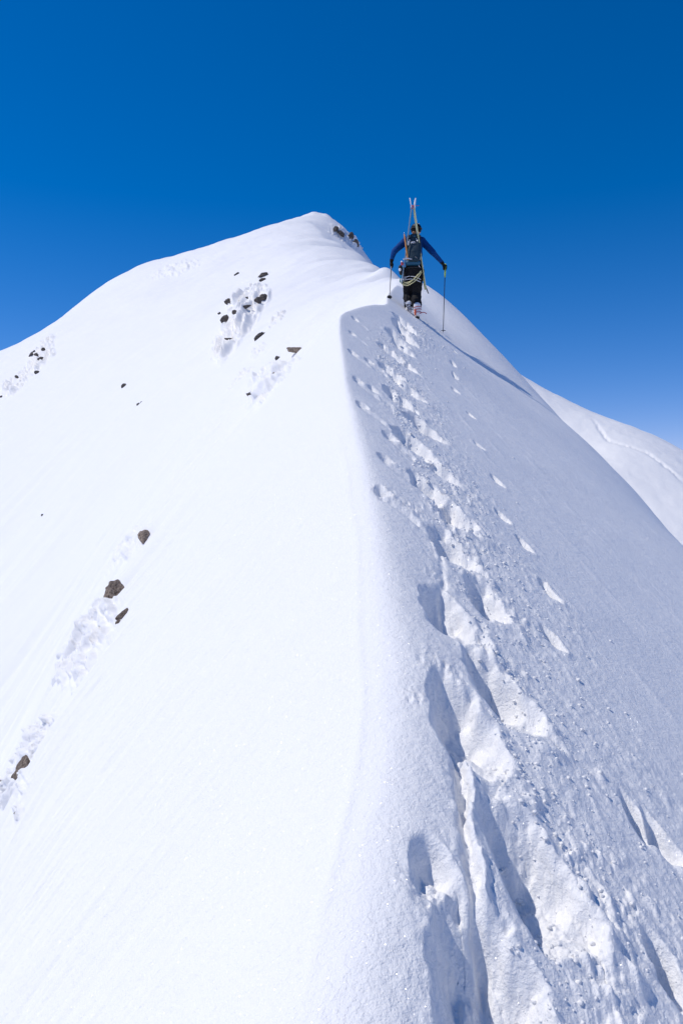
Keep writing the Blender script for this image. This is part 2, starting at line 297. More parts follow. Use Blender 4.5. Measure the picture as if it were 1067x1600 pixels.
# ---------------------------------------------------------------- the mountain: one sheet of snow, finer close to the ridge track
def build_ground():
    tmax = .56; th = np.linspace(-tmax, tmax, 1050); ph = np.arctan(th); pe = math.atan(tmax)
    side = pe+(math.pi-pe)*(np.linspace(0, 1, 120)[1:]**1.6)
    ang = np.concatenate([-side[::-1], ph, side[:-1]])
    rr = [.12, .3, .5, .7, .85, 1.0]
    while rr[-1] < 110: r = rr[-1]; rr.append(r+max(.002, min(.0013*r*r, .0040*r)))
    while rr[-1] < 9000: rr.append(rr[-1]*1.06)
    rr = np.array(rr); nr, na = len(rr), len(ang)
    X = rr[:, None]*np.sin(ang)[None]; Y_ = rr[:, None]*np.cos(ang)[None]
    Z = terrain_height(X, Y_)
    G = np.stack([X, Y_, Z], -1)
    # rime crust and crumbling hole walls grow along the surface normal, so steep faces break up too
    k0 = int(np.searchsorted(rr, 125.)); g = G[:k0]
    rh, rm = rime_relief(g[..., 0], g[..., 1]); n0 = grid_normals(np.stack([g[..., 0], g[..., 1], base_height(g[..., 0].ravel(), g[..., 1].ravel()).reshape(g.shape[:2])], -1))
    g = g+n0*rh[..., None]
    n1 = grid_normals(g); x, y, z = g[..., 0], g[..., 1], g[..., 2]
    tx = np.interp(y, *TX)+.36+.02*(y-2); tr = sstep(-.40, -.12, x-tx)*(1-sstep(.30, .8, x-tx))*sstep(.3, 1, y)*(1-sstep(15, 17, y)); steep = 1-sstep(.55, .86, n1[..., 2])
    u = x*.83+z*.56; v = y*.83-z*.56+x*.2
    h = tr*(.42+.22*steep)*np.interp(y, [1, 4, 6, 15], [.8, .95, .9, 1.2])*(.0075*noise(u*21, v*21, 501)+.0055*noise(u*47, v*47, 502)+.003*noise(u*110, v*110, 503))
    u = x*.6+z*.8; v = y*.6-z*.5+x*.3; q = 1/np.maximum(y, 1.)
    h = h+np.where(rm > 0, rm*(.12*noise(u*q*110, v*q*50, 511)+.07*noise(u*q*300, v*q*150, 512)), 0)
    g = g+n1*h[..., None]; G[:k0] = g
    co = G.reshape(-1, 3)
    c0 = np.array([[0, 0, terrain_height(np.array([0.]), np.array([0.]))[0]]])
    co = np.vstack([co, c0]); ci = len(co)-1
    i = np.arange(nr-1)[:, None]*na; j = np.arange(na)[None]; j2 = (j+1) % na
    quads = np.stack([i+j, i+na+j, i+na+j2, i+j2], -1).reshape(-1, 4)[:, ::-1]
    tris = np.stack([np.full(na, ci), np.arange(na), (np.arange(na)+1) % na], -1)[:, ::-1]
    me = bpy.data.meshes.new('mountain_snow')
    me.vertices.add(len(co)); me.vertices.foreach_set('co', co.astype(np.float32).ravel())
    nl = len(quads)*4+len(tris)*3; me.loops.add(nl)
    me.loops.foreach_set('vertex_index', np.concatenate([quads.ravel(), tris.ravel()]).astype(np.int32))
    me.polygons.add(len(quads)+len(tris))
    me.polygons.foreach_set('loop_start', np.concatenate([np.arange(len(quads))*4, len(quads)*4+np.arange(len(tris))*3]).astype(np.int32))
    me.update(calc_edges=True); me.polygons.foreach_set('use_smooth', np.ones(len(me.polygons), bool))
    if me.polygons[0].normal.z < 0: me.flip_normals()
    me.materials.append(SNOW)
    o = bpy.data.objects.new('snow_ground', me); C.objects.link(o)
    tag(o, 'snow covered mountain ridge rising to the summit', None, None, 'structure')
    return o
build_ground()

# ---------------------------------------------------------------- loose snow clods rolled off the boot holes
def build_clods():
    rnd = np.random.RandomState(5); n = 3600
    yy = 1.3*np.exp(rnd.rand(n)**.9*math.log(12.5/1.3)); base = np.interp(yy, *TX)+.36+.02*(yy-2)
    off = rnd.gamma(1.7, .12, n)-.10+.0*yy; xx = base+off
    rad = (.0022+.0075*rnd.rand(n)**4)*np.interp(yy, [1.3, 4, 12], [.8, 1.25, 2.2])
    extra = 260                                     # a few rolled further down the side slope
    zz = terrain_height(xx, yy)
    bm = bmesh.new(); bmesh.ops.create_icosphere(bm, subdivisions=1, radius=1.0)
    v0 = np.array([v.co[:] for v in bm.verts]); f0 = np.array([[v.index for v in f.verts] for f in bm.faces]); bm.free()
    V = []; F = []
    for i in range(n):
        q = v0*(1+.35*(rnd.rand(len(v0), 1)-.5))*np.array([1, .8+.5*rnd.rand(), .65])*rad[i]
        V.append(q+np.array([xx[i], yy[i], zz[i]+rad[i]*.05])); F.append(f0+i*len(v0))
    V = np.vstack(V); F = np.vstack(F)
    me = bpy.data.meshes.new('snow_clods'); me.vertices.add(len(V)); me.vertices.foreach_set('co', V.astype(np.float32).ravel())
    me.loops.add(len(F)*3); me.loops.foreach_set('vertex_index', F.ravel().astype(np.int32)); me.polygons.add(len(F))
    me.polygons.foreach_set('loop_start', (np.arange(len(F))*3).astype(np.int32)); me.update(calc_edges=True); me.materials.append(SNOW)
    o = bpy.data.objects.new('snow_clods', me); C.objects.link(o)
    tag(o, 'loose crumbs of snow kicked out along the boot track', 'snow clods', None, 'stuff')
build_clods()

# ---------------------------------------------------------------- bare rocks
def rock_material(name, c1, c2):
    m = bpy.data.materials.new(name); m.use_nodes = True; n = m.node_tree; b = n.nodes['Principled BSDF']; b.inputs['Roughness'].default_value = .85
    tc = n.nodes.new('ShaderNodeTexCoord')
    vo = n.nodes.new('ShaderNodeTexNoise'); vo.inputs['Scale'].default_value = 9; vo.inputs['Detail'].default_value = 6; vo.inputs['Roughness'].default_value = .75
    n.links.new(tc.outputs['Generated'], vo.inputs['Vector'])
    cr = n.nodes.new('ShaderNodeValToRGB'); cr.color_ramp.elements[0].position = .38; cr.color_ramp.elements[0].color = (*c1, 1)
    cr.color_ramp.elements[1].position = .64; cr.color_ramp.elements[1].color = (*c2, 1)
    n.links.new(vo.outputs['Fac'], cr.inputs['Fac']); n.links.new(cr.outputs[0], b.inputs['Base Color'])
    bp = n.nodes.new('ShaderNodeBump'); bp.inputs['Distance'].default_value = .02; n.links.new(vo.outputs['Fac'], bp.inputs['Height']); n.links.new(bp.outputs[0], b.inputs['Normal'])
    return m
ROCK_NEAR = rock_material('rock_speckled_brown', (.075, .05, .035), (.46, .36, .28))
ROCK_FAR = rock_material('rock_dark', (.025, .022, .02), (.17, .14, .12))
ROCKS = [
(-2.158, 7.776, 0.212, 0.275, -20, 'big speckled brown boulder, the largest bare rock on the near slope, lower left'),
(-1.828, 6.724, 0.119, 0.043, -38, 'thin dark sliver of rock just under the big speckled boulder'),
(-1.849, 6.623, 0.048, 0.027, -40, 'tiny dark chip of rock in the rime below the big speckled boulder'),
(-4.773, 19.39, 0.265, 0.311, -35, 'small rounded brown rock at the top of the rime band above the big boulder'),
(-2.442, 6.199, 0.065, 0.149, 28, 'narrow upright grey-brown rock, upper of the touching pair at the left edge'),
(-2.289, 5.774, 0.083, 0.148, 30, 'grey-brown slanting rock, lower of the touching pair at the left edge'),
(-3.096, 7.266, 0.07, 0.152, 30, 'dark rock cut off by the left border of the photo'),
(-2.117, 5.213, 0.033, 0.021, 10, 'tiny grey stone poking out below the left edge rocks'),
(-1.186, 21.561, 0.433, 0.139, 3, 'flat brown slab capping the lower of the two rime-crusted outcrops'),
(-1.464, 22.637, 0.145, 0.073, 10, 'tiny dark stone just left of the flat brown slab'),
(-1.826, 23.074, 0.148, 0.111, -20, 'small dark stone on the upper left rim of the lower outcrop'),
(-1.924, 20.917, 0.302, 0.269, -20, 'blocky tan rock at the foot of the lower rime-crusted outcrop'),
(-1.667, 20.652, 0.149, 0.1, -30, 'small dark rock up and right of the blocky tan rock'),
(-2.383, 21.424, 0.206, 0.189, -35, 'jagged dark rock at the lowest left tip of the lower outcrop'),
(-4.759, 49.17, 0.592, 0.316, -15, 'topmost dark rock of the upper rime-crusted outcrop'),
(-4.708, 47.853, 0.384, 0.192, -10, 'small dark rock directly below the topmost rock of the upper outcrop'),
(-3.637, 37.575, 0.392, 0.362, -15, 'big dark rock midway down the right side of the upper outcrop'),
(-3.686, 36.569, 0.294, 0.294, -30, 'dark rock adjoining the underside of the big rock in the upper outcrop'),
(-4.563, 39.042, 0.282, 0.157, -15, 'small dark rock in the middle of the upper outcrop'),
(-5.725, 41.318, 0.299, 0.232, -30, 'small dark rock on the upper left flank of the upper outcrop'),
(-6.153, 40.212, 0.161, 0.129, -10, 'tiny isolated dark stone left of the upper outcrop'),
(-4.113, 35.932, 0.404, 0.144, -12, 'flat dark ledge of rock low in the centre of the upper outcrop'),
(-5.0, 35.675, 0.287, 0.373, 20, 'pointed dark rock at the lower left of the upper outcrop'),
(-4.354, 34.859, 0.224, 0.168, -20, 'small dark rock right of the pointed rock in the upper outcrop'),
(-4.505, 32.703, 0.394, 0.079, 3, 'thin dark strip of rock at the bottom of the upper outcrop'),
(-3.002, 29.083, 0.164, 0.42, 42, 'long slanting dark rock between the two rime-crusted outcrops'),
(-6.916, 52.663, 0.338, 0.169, -25, 'small lone stone up and left of the upper outcrop'),
(-11.115, 40.761, 0.262, 0.164, -35, 'lone dark stone in the open snow of the far left face'),
(-8.742, 34.28, 0.138, 0.11, -20, 'left stone of a tiny pair in the open snow of the far left face'),
(-8.475, 33.872, 0.136, 0.082, -10, 'right stone of a tiny pair in the open snow of the far left face'),
(-26.677, 68.694, 0.276, 0.717, 42, 'slim dark rock at the left of the cluster under the far left skyline'),
(-25.135, 67.66, 0.326, 0.217, -10, 'small dark rock topping the right of the cluster under the far left skyline'),
(-25.365, 66.695, 0.321, 0.268, -20, 'dark rock in the centre of the cluster under the far left skyline'),
(-24.536, 65.482, 0.473, 0.21, -20, 'flat dark rock at the right of the cluster under the far left skyline'),
(-23.974, 62.77, 0.353, 0.303, -40, 'lowest dark rock of the cluster under the far left skyline'),
(-25.325, 62.87, 0.252, 0.252, -20, 'dark rock at the tip of the rime streak below the far left cluster'),
(-26.394, 61.825, 0.248, 0.199, 0, 'dark stone at the left border below the far left skyline'),
(-11.97, 31.879, 0.102, 0.077, -20, 'tiny dark speck of stone low on the far left face'),
(-0.626, 82.008, 0.461, 0.527, 20, 'left dark rock on the shaded face below the summit'),
(0.774, 83.795, 0.606, 0.74, 0, 'larger dark rock right of centre on the shaded face below the summit'),
(-0.099, 82.008, 0.395, 0.856, -45, 'slanting dark rock beneath the left rock of the summit face'),
(1.309, 83.594, 0.537, 0.739, -40, 'lowest right dark rock on the shaded face below the summit')]

def make_rock(i, x, y, w, h, tilt, label):
    rnd = random.Random(i*7+3)
    bm = bmesh.new(); bmesh.ops.create_icosphere(bm, subdivisions=4, radius=.5)
    co = np.array([v.co[:] for v in bm.verts])
    # facets: clip the ball by random planes, then roughen
    for k in range(13):
        nrm = Vector((rnd.gauss(0, 1), rnd.gauss(0, 1), rnd.gauss(0, 1))).normalized(); dd = rnd.uniform(.24, .42)
        pr = co @ np.array(nrm[:]); co = co-np.outer(np.maximum(0, pr-dd), np.array(nrm[:]))
    co = co*(1+.16*noise(co[:, 0]*5+i, co[:, 2]*5+co[:, 1]*4, 400+i)+.07*noise(co[:, 0]*13+i, co[:, 2]*13+co[:, 1]*9, 401+i))[:, None]
    ext = co.max(0)-co.min(0); co = co/ext
    a = R(tilt); dpt = .75*min(w, h)+.25*max(w, h)
    co = co*np.array([w*1.2, dpt, h*1.25])
    X = co[:, 0]*math.cos(a)+co[:, 2]*math.sin(a); Z = -co[:, 0]*math.sin(a)+co[:, 2]*math.cos(a)
    for v, px, py_, pz in zip(bm.verts, X, co[:, 1], Z): v.co = (px, py_, pz)
    me = bpy.data.meshes.new('rock'); bm.to_mesh(me); bm.free()
    for p in me.polygons: p.use_smooth = (p.index % 3 != 0) if w > .3 else False
    me.materials.append(ROCK_NEAR if (y < 15 or 'brown' in label or 'tan' in label) else ROCK_FAR)
    o = bpy.data.objects.new('rock', me); C.objects.link(o)
    z = float(terrain_height(np.array([x]), np.array([y]))[0])
    n_back = dpt*.12
    e_ = .05*w+.01; hx = float(base_height(np.array([x+e_]), np.array([y]))[0]-base_height(np.array([x-e_]), np.array([y]))[0])/(2*e_); hy = float(base_height(np.array([x]), np.array([y+e_]))[0]-base_height(np.array([x]), np.array([y-e_]))[0])/(2*e_)
    nv = Vector((-hx, -hy, 1)).normalized(); rv = float(rime_relief(np.array([x]), np.array([y]))[0][0])
    o.location = Vector((x, y, z+.02*h))+nv*(max(0, rv)*1.25+n_back)
    tag(o, label, 'rock', 'bare rocks sticking out of the snow')
for i, a_ in enumerate(ROCKS): make_rock(i, *a_)

# ---------------------------------------------------------------- the climber
PB = Vector(P3(647.5, 493, 14.7)); SINK = Vector((0, 0, .018))      # boots sunk into the track
def K(px, py, d): return Vector(P3(px, py, 14.7+d))-PB-SINK
M_BLUE = mat('jacket_blue', (.001, .048, .205), .85, spec=.2, noise_scale=9, noise_amt=.2, bump=.012, bump_scale=14)
M_BLACK = mat('trouser_black', (.007, .007, .009), .8, spec=.25, noise_scale=8, noise_amt=.4, bump=.02, bump_scale=11)
M_GLOVE = mat('glove_black', (.007, .007, .008), .8, spec=.2, bump=.003)
M_SKIN = mat('skin', (.52, .31, .22), .55)
M_HAIR = mat('hair_brown', (.22, .09, .03), .6, bump=.006, bump_scale=60)
M_HELM = mat('helmet_black', (.005, .005, .005), .6, spec=.15)
M_WHITE = mat('white_plastic', (.80, .79, .80), .4, noise_amt=.06)
M_ORANGE = mat('orange_plastic', (.78, .13, .04), .45)
M_PACK = mat('pack_fabric', (.007, .030, .048), .8, noise_scale=12, noise_amt=.3, bump=.012, bump_scale=18)
M_PANEL = mat('pack_panel_blue', (.006, .085, .16), .6)
M_DARK = mat('dark_webbing', (.012, .012, .014), .7)
M_PINK = mat('buff_maroon', (.16, .02, .05), .8)
M_ROPE = mat('rope_yellow', (.78, .70, .36), .8, bump=.003, bump_scale=200)
M_WOODY = mat('axe_shaft_orange', (.62, .26, .06), .45, noise_amt=.1)
M_STEEL = mat('bright_steel', (.72, .72, .74), .32, metal=.7, noise_amt=.05)
M_CARBON = mat('pole_black', (.016, .016, .018), .35)
M_GRIP = mat('grip_yellow_green', (.45, .60, .06), .6)
M_GREYG = mat('grip_grey', (.22, .22, .24), .6)
M_SKI1 = mat('ski_pale_yellow', (.72, .68, .34), .4, noise_amt=.12)
M_SKI2 = mat('ski_grey_blue', (.30, .40, .46), .4, noise_amt=.15)
M_TEAL = mat('teal_webbing', (.02, .28, .30), .6)
M_RED = mat('red_anodised', (.45, .04, .05), .4)

def frame(d):
    d = d.normalized(); u = Vector((0, 0, 1)) if abs(d.z) < .9 else Vector((0, 1, 0))
    a = d.cross(u).normalized(); return a, d.cross(a).normalized(), d
def cap(bm, a, b, ra, rb, n=14, flat=1.0):
    """tapered capsule with hemispherical ends; flat squeezes it front to back"""
    A, B_, Dn = frame(b-a); rings = []; L_ = (b-a).length
    prof = [(-math.cos(t)*ra, math.sin(t)*ra) for t in [R(8), R(35), R(62), R(90)]]+[(L_+math.cos(t)*rb, math.sin(t)*rb) for t in [R(90), R(62), R(35), R(8)]]
    for s, r in prof:
        rings.append([bm.verts.new(a+Dn*s+(A*math.cos(6.28318*i/n)+B_*math.sin(6.28318*i/n)*flat)*r) for i in range(n)])
    for q, w_ in zip(rings, rings[1:]):
        for i in range(n): bm.faces.new((q[i], q[(i+1) % n], w_[(i+1) % n], w_[i]))
    bm.faces.new(rings[0][::-1]); bm.faces.new(rings[-1])
def ell(bm, c, rx, ry, rz, rot=None, sub=3):
    m = Matrix.Translation(c) @ (rot.to_4x4() if rot else Matrix()) @ Matrix.Diagonal((rx, ry, rz, 1))
    bmesh.ops.create_icosphere(bm, subdivisions=sub, radius=1, matrix=m)
def box(bm, c, sx, sy, sz, rot=None, bev=.0):
    m = Matrix.Translation(c) @ (rot.to_4x4() if rot else Matrix()) @ Matrix.Diagonal((sx, sy, sz, 1))
    r_ = bmesh.ops.create_cube(bm, size=1, matrix=m)
    if bev: bmesh.ops.bevel(bm, geom=list({e for v in r_['verts'] for e in v.link_edges}), offset=bev, segments=2, affect='EDGES')
def tube(bm, pts, r, n=8):
    rings = []
    for i, p in enumerate(pts):
        d = (pts[min(i+1, len(pts)-1)]-pts[max(i-1, 0)]); A, B_, _ = frame(d)
        rr = r[i] if isinstance(r, (list, tuple)) else r
        rings.append([bm.verts.new(p+(A*math.cos(6.28318*k/n)+B_*math.sin(6.28318*k/n))*rr) for k in range(n)])
    for q, w_ in zip(rings, rings[1:]):
        for i in range(n): bm.faces.new((q[i], q[(i+1) % n], w_[(i+1) % n], w_[i]))
    bm.faces.new(rings[0][::-1]); bm.faces.new(rings[-1])
def spline(pts, n=8):
    out = []; P_ = [pts[0]]+list(pts)+[pts[-1]]
    for i in range(1, len(P_)-2):
        for k in range(n):
            t = k/n; a, b, c, d = P_[i-1], P_[i], P_[i+1], P_[i+2]
            out.append(.5*((2*b)+(c-a)*t+(2*a-5*b+4*c-d)*t*t+(3*b-a-3*c+d)*t**3))
    return out+[P_[-2]]
def obj(name, bm, m, parent=None, voxel=None, smooth=0, folds=0., loc=None, shade=True):
    bmesh.ops.recalc_face_normals(bm, faces=bm.faces)
    me = bpy.data.meshes.new(name); bm.to_mesh(me); bm.free()
    if voxel:
        t = bpy.data.objects.new('tmp', me); C.objects.link(t)
        md = t.modifiers.new('r', 'REMESH'); md.mode = 'VOXEL'; md.voxel_size = voxel
        if smooth: s_ = t.modifiers.new('s', 'SMOOTH'); s_.factor = .5; s_.iterations = smooth
        if folds:
            tx = bpy.data.textures.new('folds', 'CLOUDS'); tx.noise_scale = .11; tx.noise_depth = 2
            dm = t.modifiers.new('d', 'DISPLACE'); dm.texture = tx; dm.strength = folds; dm.mid_level = .5
        dg = bpy.context.evaluated_depsgraph_get(); me2 = bpy.data.meshes.new_from_object(t.evaluated_get(dg))
        bpy.data.objects.remove(t); me = me2; me.name = name
    me.materials.clear(); me.materials.append(m)
    if shade: me.polygons.foreach_set('use_smooth', [True]*len(me.polygons))
    o = bpy.data.objects.new(name, me); C.objects.link(o)
    if parent: o.parent = parent
    elif loc is not None: o.location = loc
    return o
def empty(name, loc):
    o = bpy.data.objects.new(name, None); C.objects.link(o); o.location = loc; o.empty_display_size = .2; return o
B = bmesh.new

# joints, read off the pose: d is metres uphill of the rear boot
SH_L, EL_L, WR_L, HA_L = K(634, 374, .38), K(615.5, 391, .26), K(611.6, 406, .30), K(611.6, 412.5, .32)
SH_R, EL_R, WR_R, HA_R = K(659, 374.5, .38), K(677, 393, .32), K(691.5, 409.5, .46), K(695.5, 416, .52)
HIP, WAIST, CHEST, NECK, HEAD = K(646, 424, .14), K(646, 411, .20), K(646.5, 385, .34), K(648, 369, .40), K(650, 358.5, .42)
HP_L, KN_L, AN_L = K(640, 428, .14), K(637.2, 457, .34), K(638.5, 480, .20)
HP_R, KN_R, AN_R = K(652, 428, .12), K(650.5, 457, .22), K(651.8, 484, .03)
TIP_L = Vector((.872, 14.56, 0)); TIP_R = Vector((1.965, 15.42, 0))
for t_ in (TIP_L, TIP_R): t_.z = float(terrain_height(np.array([t_.x]), np.array([t_.y]))[0])-.03
TIP_L -= PB; TIP_R -= PB

def grip_hand(bm, wrist, hand, axis, side, rf=.0095, palm=.020):
    """palm behind the grip, four fingers of unequal length curled round it, thumb closing from the side"""
    ax = axis.normalized(); back = (wrist-hand); back = (back-ax*back.dot(ax))
    if back.length < .01: back = Vector((side*.6, -1, 0)); back -= ax*back.dot(ax)
    back = back.normalized(); sd_ = ax.cross(back)*side
    pc = hand+back*.034
    cap(bm, wrist, pc+ax*-.02, palm*1.15, palm*1.2, flat=.8); cap(bm, pc-ax*.030, pc+ax*.030, palm, palm*.9)
    for k, (h, rad, sweep) in enumerate([(-.033, .029, 215), (-.011, .031, 235), (.011, .030, 225), (.032, .027, 195)]):
        pts = []
        for j in range(5):
            a = R(25+(sweep-25)*j/4); pts.append(hand+ax*(h+.002*j)+(back*math.cos(a)+sd_*math.sin(a))*rad)
        for j in range(4): cap(bm, pts[j], pts[j+1], rf*(1-.07*j), rf*(.95-.07*j), n=10)
    tp = [pc-ax*.028-sd_*.010, hand-ax*.036-sd_*.026+back*.004, hand-ax*.030-sd_*.022-back*.018, hand-ax*.022-sd_*.004-back*.032]
    for j in range(3): cap(bm, tp[j], tp[j+1], rf*(1.2-.1*j), rf*(1.1-.1*j), n=10)

# body: one continuous surface with a face, hands and feet
b = B()
cap(b, HIP, WAIST, .145, .125, flat=.75); cap(b, WAIST, CHEST, .125, .150, flat=.72); cap(b, CHEST, NECK-Vector((0, 0, .06)), .150, .085, flat=.7)
cap(b, SH_L, SH_R, .062, .062); cap(b, NECK-Vector((0, 0, .05)), HEAD-Vector((0, 0, .05)), .058, .055)
for s, e, w_, h_, sg, tp in ((SH_L, EL_L, WR_L, HA_L, -1, TIP_L), (SH_R, EL_R, WR_R, HA_R, 1, TIP_R)):
    cap(b, s, e, .052, .040); cap(b, e, w_, .040, .027); grip_hand(b, w_, h_, tp-h_, sg, .0072, .015)
for h_, k_, a_ in ((HP_L, KN_L, AN_L), (HP_R, KN_R, AN_R)):
    cap(b, h_, k_, .085, .056); cap(b, k_, a_, .056, .040); cap(b, a_-Vector((0, 0, .03)), a_+Vector((0, .17, -.045)), .042, .030)
ell(b, HEAD, .076, .094, .112); ell(b, HEAD+Vector((0, .050, -.055)), .052, .050, .055)          # skull, jaw
ell(b, HEAD+Vector((0, .098, -.022)), .011, .018, .024)                                           # nose
for sx in (-1, 1):
    ell(b, HEAD+Vector((sx*.078, 0, -.015)), .010, .018, .030); ell(b, HEAD+Vector((sx*.030, .086, .004)), .014, .010, .009)
ell(b, HEAD+Vector((0, .094, -.058)), .024, .010, .008)                                           # mouth
person = obj('person', b, M_SKIN, None, voxel=.009, smooth=2, loc=PB)
tag(person, 'climber in blue jacket and black trousers walking up the ridge with two poles', 'person')

b = B()
cap(b, WAIST-Vector((0, 0, .02)), CHEST, .140, .165, flat=.78); cap(b, CHEST, NECK-Vector((0, 0, .06)), .165, .095, flat=.75); cap(b, NECK-Vector((0, 0, .07)), NECK+Vector((0, 0, .005)), .078, .066)
cap(b, SH_L, SH_R, .078, .078); cap(b, HIP+Vector((0, 0, .05)), WAIST, .150, .142, flat=.8)
for s, e, w_ in ((SH_L, EL_L, WR_L), (SH_R, EL_R, WR_R)):
    cap(b, s, e, .072, .058); cap(b, e, e.lerp(w_, .93), .056, .036)
tag(obj('jacket', b, M_BLUE, person, voxel=.012, smooth=4, folds=.016), 'blue mid-layer jacket with long sleeves')
b = B()
cap(b, HIP-Vector((.05, 0, -.02)), HIP+Vector((.05, 0, .02)), .150, .150, flat=.86); cap(b, HIP, WAIST-Vector((0, 0, .01)), .165, .150, flat=.8)
for h_, k_, a_, w2 in ((HP_L, KN_L, AN_L, .092), (HP_R, KN_R, AN_R, .088)):
    cap(b, h_, k_, .122, .090); cap(b, k_, k_.lerp(a_, .55), .088, w2); cap(b, k_.lerp(a_, .5), k_.lerp(a_, .84), w2, .078)
tr = obj('trousers', b, M_BLACK, person, voxel=.012, smooth=3, folds=.045)
for pts in ([K(632, 470, .10), K(635.5, 476, .10)], [K(655.6, 466, .13), K(658, 476, .08)]): b = B(); tube(b, pts, .006); obj('side_zip', b, M_WHITE, tr)
for sg, w_, h_, tp in ((-1, WR_L, HA_L, TIP_L), (1, WR_R, HA_R, TIP_R)):
    b = B(); grip_hand(b, w_, h_, tp-h_, sg, .0115, .026); cap(b, w_.lerp(EL_L if sg < 0 else EL_R, .14), w_, .040, .034)
    obj('glove', b, M_GLOVE, person, voxel=.0045, smooth=1)
# helmet, buff, hair
b = B(); ell(b, HEAD+Vector((0, -.004, .028)), .104, .128, .108); 
bmesh.ops.bisect_plane(b, geom=b.verts[:]+b.edges[:]+b.faces[:], plane_co=HEAD+Vector((0, 0, -.030)), plane_no=(0, .18, -1), clear_outer=True)
bmesh.ops.holes_fill(b, edges=b.edges)
hel = obj('helmet', b, M_HELM, person)
for q in ((-.045, -.108, .068, 28), (.046, -.078, .108, -24)):
    b = B(); box(b, HEAD+Vector(q[:3]), .026, .014, .007, Matrix.Rotation(R(q[3]), 3, 'Y'), .002); obj('vent', b, M_WHITE, hel)
b = B(); tube(b, [HEAD+Vector((.108*math.cos(t), -.004+.132*math.sin(t), .030+.012*math.sin(t))) for t in [R(180+k*12) for k in range(16)]], .009, 6)
obj('goggle_strap', b, M_DARK, hel)
b = B(); ell(b, HEAD+Vector((-.02, -.052, -.055)), .060, .050, .052); cap(b, HEAD+Vector((-.03, -.07, -.07)), HEAD+Vector((-.025, -.085, -.12)), .030, .020)
obj('hair', b, M_HAIR, person, voxel=.008, smooth=1, folds=.012)
b = B(); cap(b, NECK+Vector((-.01, -.01, -.01)), NECK+Vector((0, 0, .018)), .074, .064); obj('neck_gaiter', b, M_PINK, person, voxel=.01, smooth=1, folds=.008)

# ski boots with crampons
def boot(an, yaw, big):
    rz = Matrix.Rotation(R(yaw), 3, 'Z'); V = lambda x, y, z: an+rz @ Vector((x*big, y*big, z*big))
    b = B(); cap(b, V(0, -.01, .085), V(0, .0, -.03), .066*big, .062*big); cap(b, V(0, -.02, -.055), V(0, .17, -.075), .056*big, .044*big, flat=1.0)
    bt = obj('boot', b, M_WHITE, person, voxel=.008, smooth=1)
    b = B(); box(b, V(0, .07, -.125), .085*big, .29*big, .026, rz, .006); obj('sole', b, M_DARK, bt)
    b = B(); cap(b, V(-.034, -.062, .0), V(-.034, -.074, -.08), .016*big, .015*big, flat=.7); obj('spoiler', b, M_ORANGE if big > 1 else M_GREYG, bt)
    b = B()
    for z_ in (.06, .015, -.035):
        tube(b, [V(.070*math.cos(t), -.01+.070*math.sin(t), z_+.01*math.cos(t)) for t in [R(-150+k*20) for k in range(14)]], .006, 6)
    obj('buckle', b, M_RED if big > 1 else M_GREYG, bt)
    b = B(); box(b, V(0, .02, -.146), .075*big, .10, .012, rz, .002); box(b, V(0, .15, -.146), .08*big, .09, .012, rz, .002); box(b, V(0, .085, -.146), .02, .10, .008, rz)
    for x_ in (-.035, .035):
        for y_ in (-.02, .06, .12, .18): cap(b, V(x_, y_, -.150), V(x_*1.15, y_+.006, -.180), .006, .0015, n=6)
    for x_ in (-.02, .02): cap(b, V(x_, .19, -.150), V(x_, .235, -.172), .006, .0015, n=6)
    cr = obj('crampon', b, M_STEEL, bt)
    return bt, cr, V
boot(AN_L, 12, .95)
bt, cr, V = boot(AN_R, -6, 1.05)
b = B(); tube(b, spline([V(.05, -.05, -.06), K(658.5, 486.6, -.04), K(663, 486.3, -.05), K(666.5, 488.2, -.05)]), .0075, 6); obj('strap_tail', b, M_RED, cr)

# harness webbing over the trousers
b = B(); P_ = [HIP+Vector((.185*math.cos(t), .15*math.sin(t), .055)) for t in [R(k*15) for k in range(25)]]; tube(b, P_, .014, 6); har = obj('harness', b, M_DARK, person)
for pts in ([(628.5, 429.2), (634, 430), (640, 429.4)], [(641, 429.8), (649, 431), (657.5, 434.2)], [(627.6, 433.6), (634, 434.2), (641, 433.9)], [(641, 433.8), (649, 435.6), (657, 438.2)], [(628.6, 431.6), (635, 431.8)], [(654, 412.5), (657, 417)]):
    P_ = [K(px, py, 0) for px, py in pts]
    P_ = [Vector((q.x, HIP.y-.155+.9*(q.x-HIP.x)**2*2.2, q.z)) for q in P_]
    b = B(); tube(b, spline(P_, 5) if len(P_) > 2 else P_, .0062, 6); obj('leg_strap', b, M_WHITE, har)

# rope slung across the hips
def over(px, py, lift=0.):                              # lies on the back of the trousers
    q = K(px, py, 0); return Vector((q.x, HIP.y-.172-lift+2.0*(q.x-HIP.x)**2, q.z))
b = B()
tube(b, spline([over(658, 421), over(655.5, 425), over(650, 431), over(644, 437, .01), over(638, 441, .01), over(632, 441), over(627.5, 437.5), over(625, 433)], 7), .0085, 8)
tube(b, spline([over(658.5, 423), over(656.5, 427, .01), over(651, 435, .015), over(645, 440.5, .02), over(638, 444.2, .02), over(632.5, 443.4, .01), over(628, 439.5), over(626, 436)], 7), .0085, 8)
tube(b, spline([over(657.2, 422, .02), over(653, 427.5, .02), over(647.5, 433.5, .02), over(641, 438.4, .02), over(634, 439.6, .02), over(629, 436, .01)], 7), .0085, 8)
tag(obj('rope', b, M_ROPE, None, loc=PB), 'pale yellow climbing rope looped across the back of the climber’s hips', 'rope')

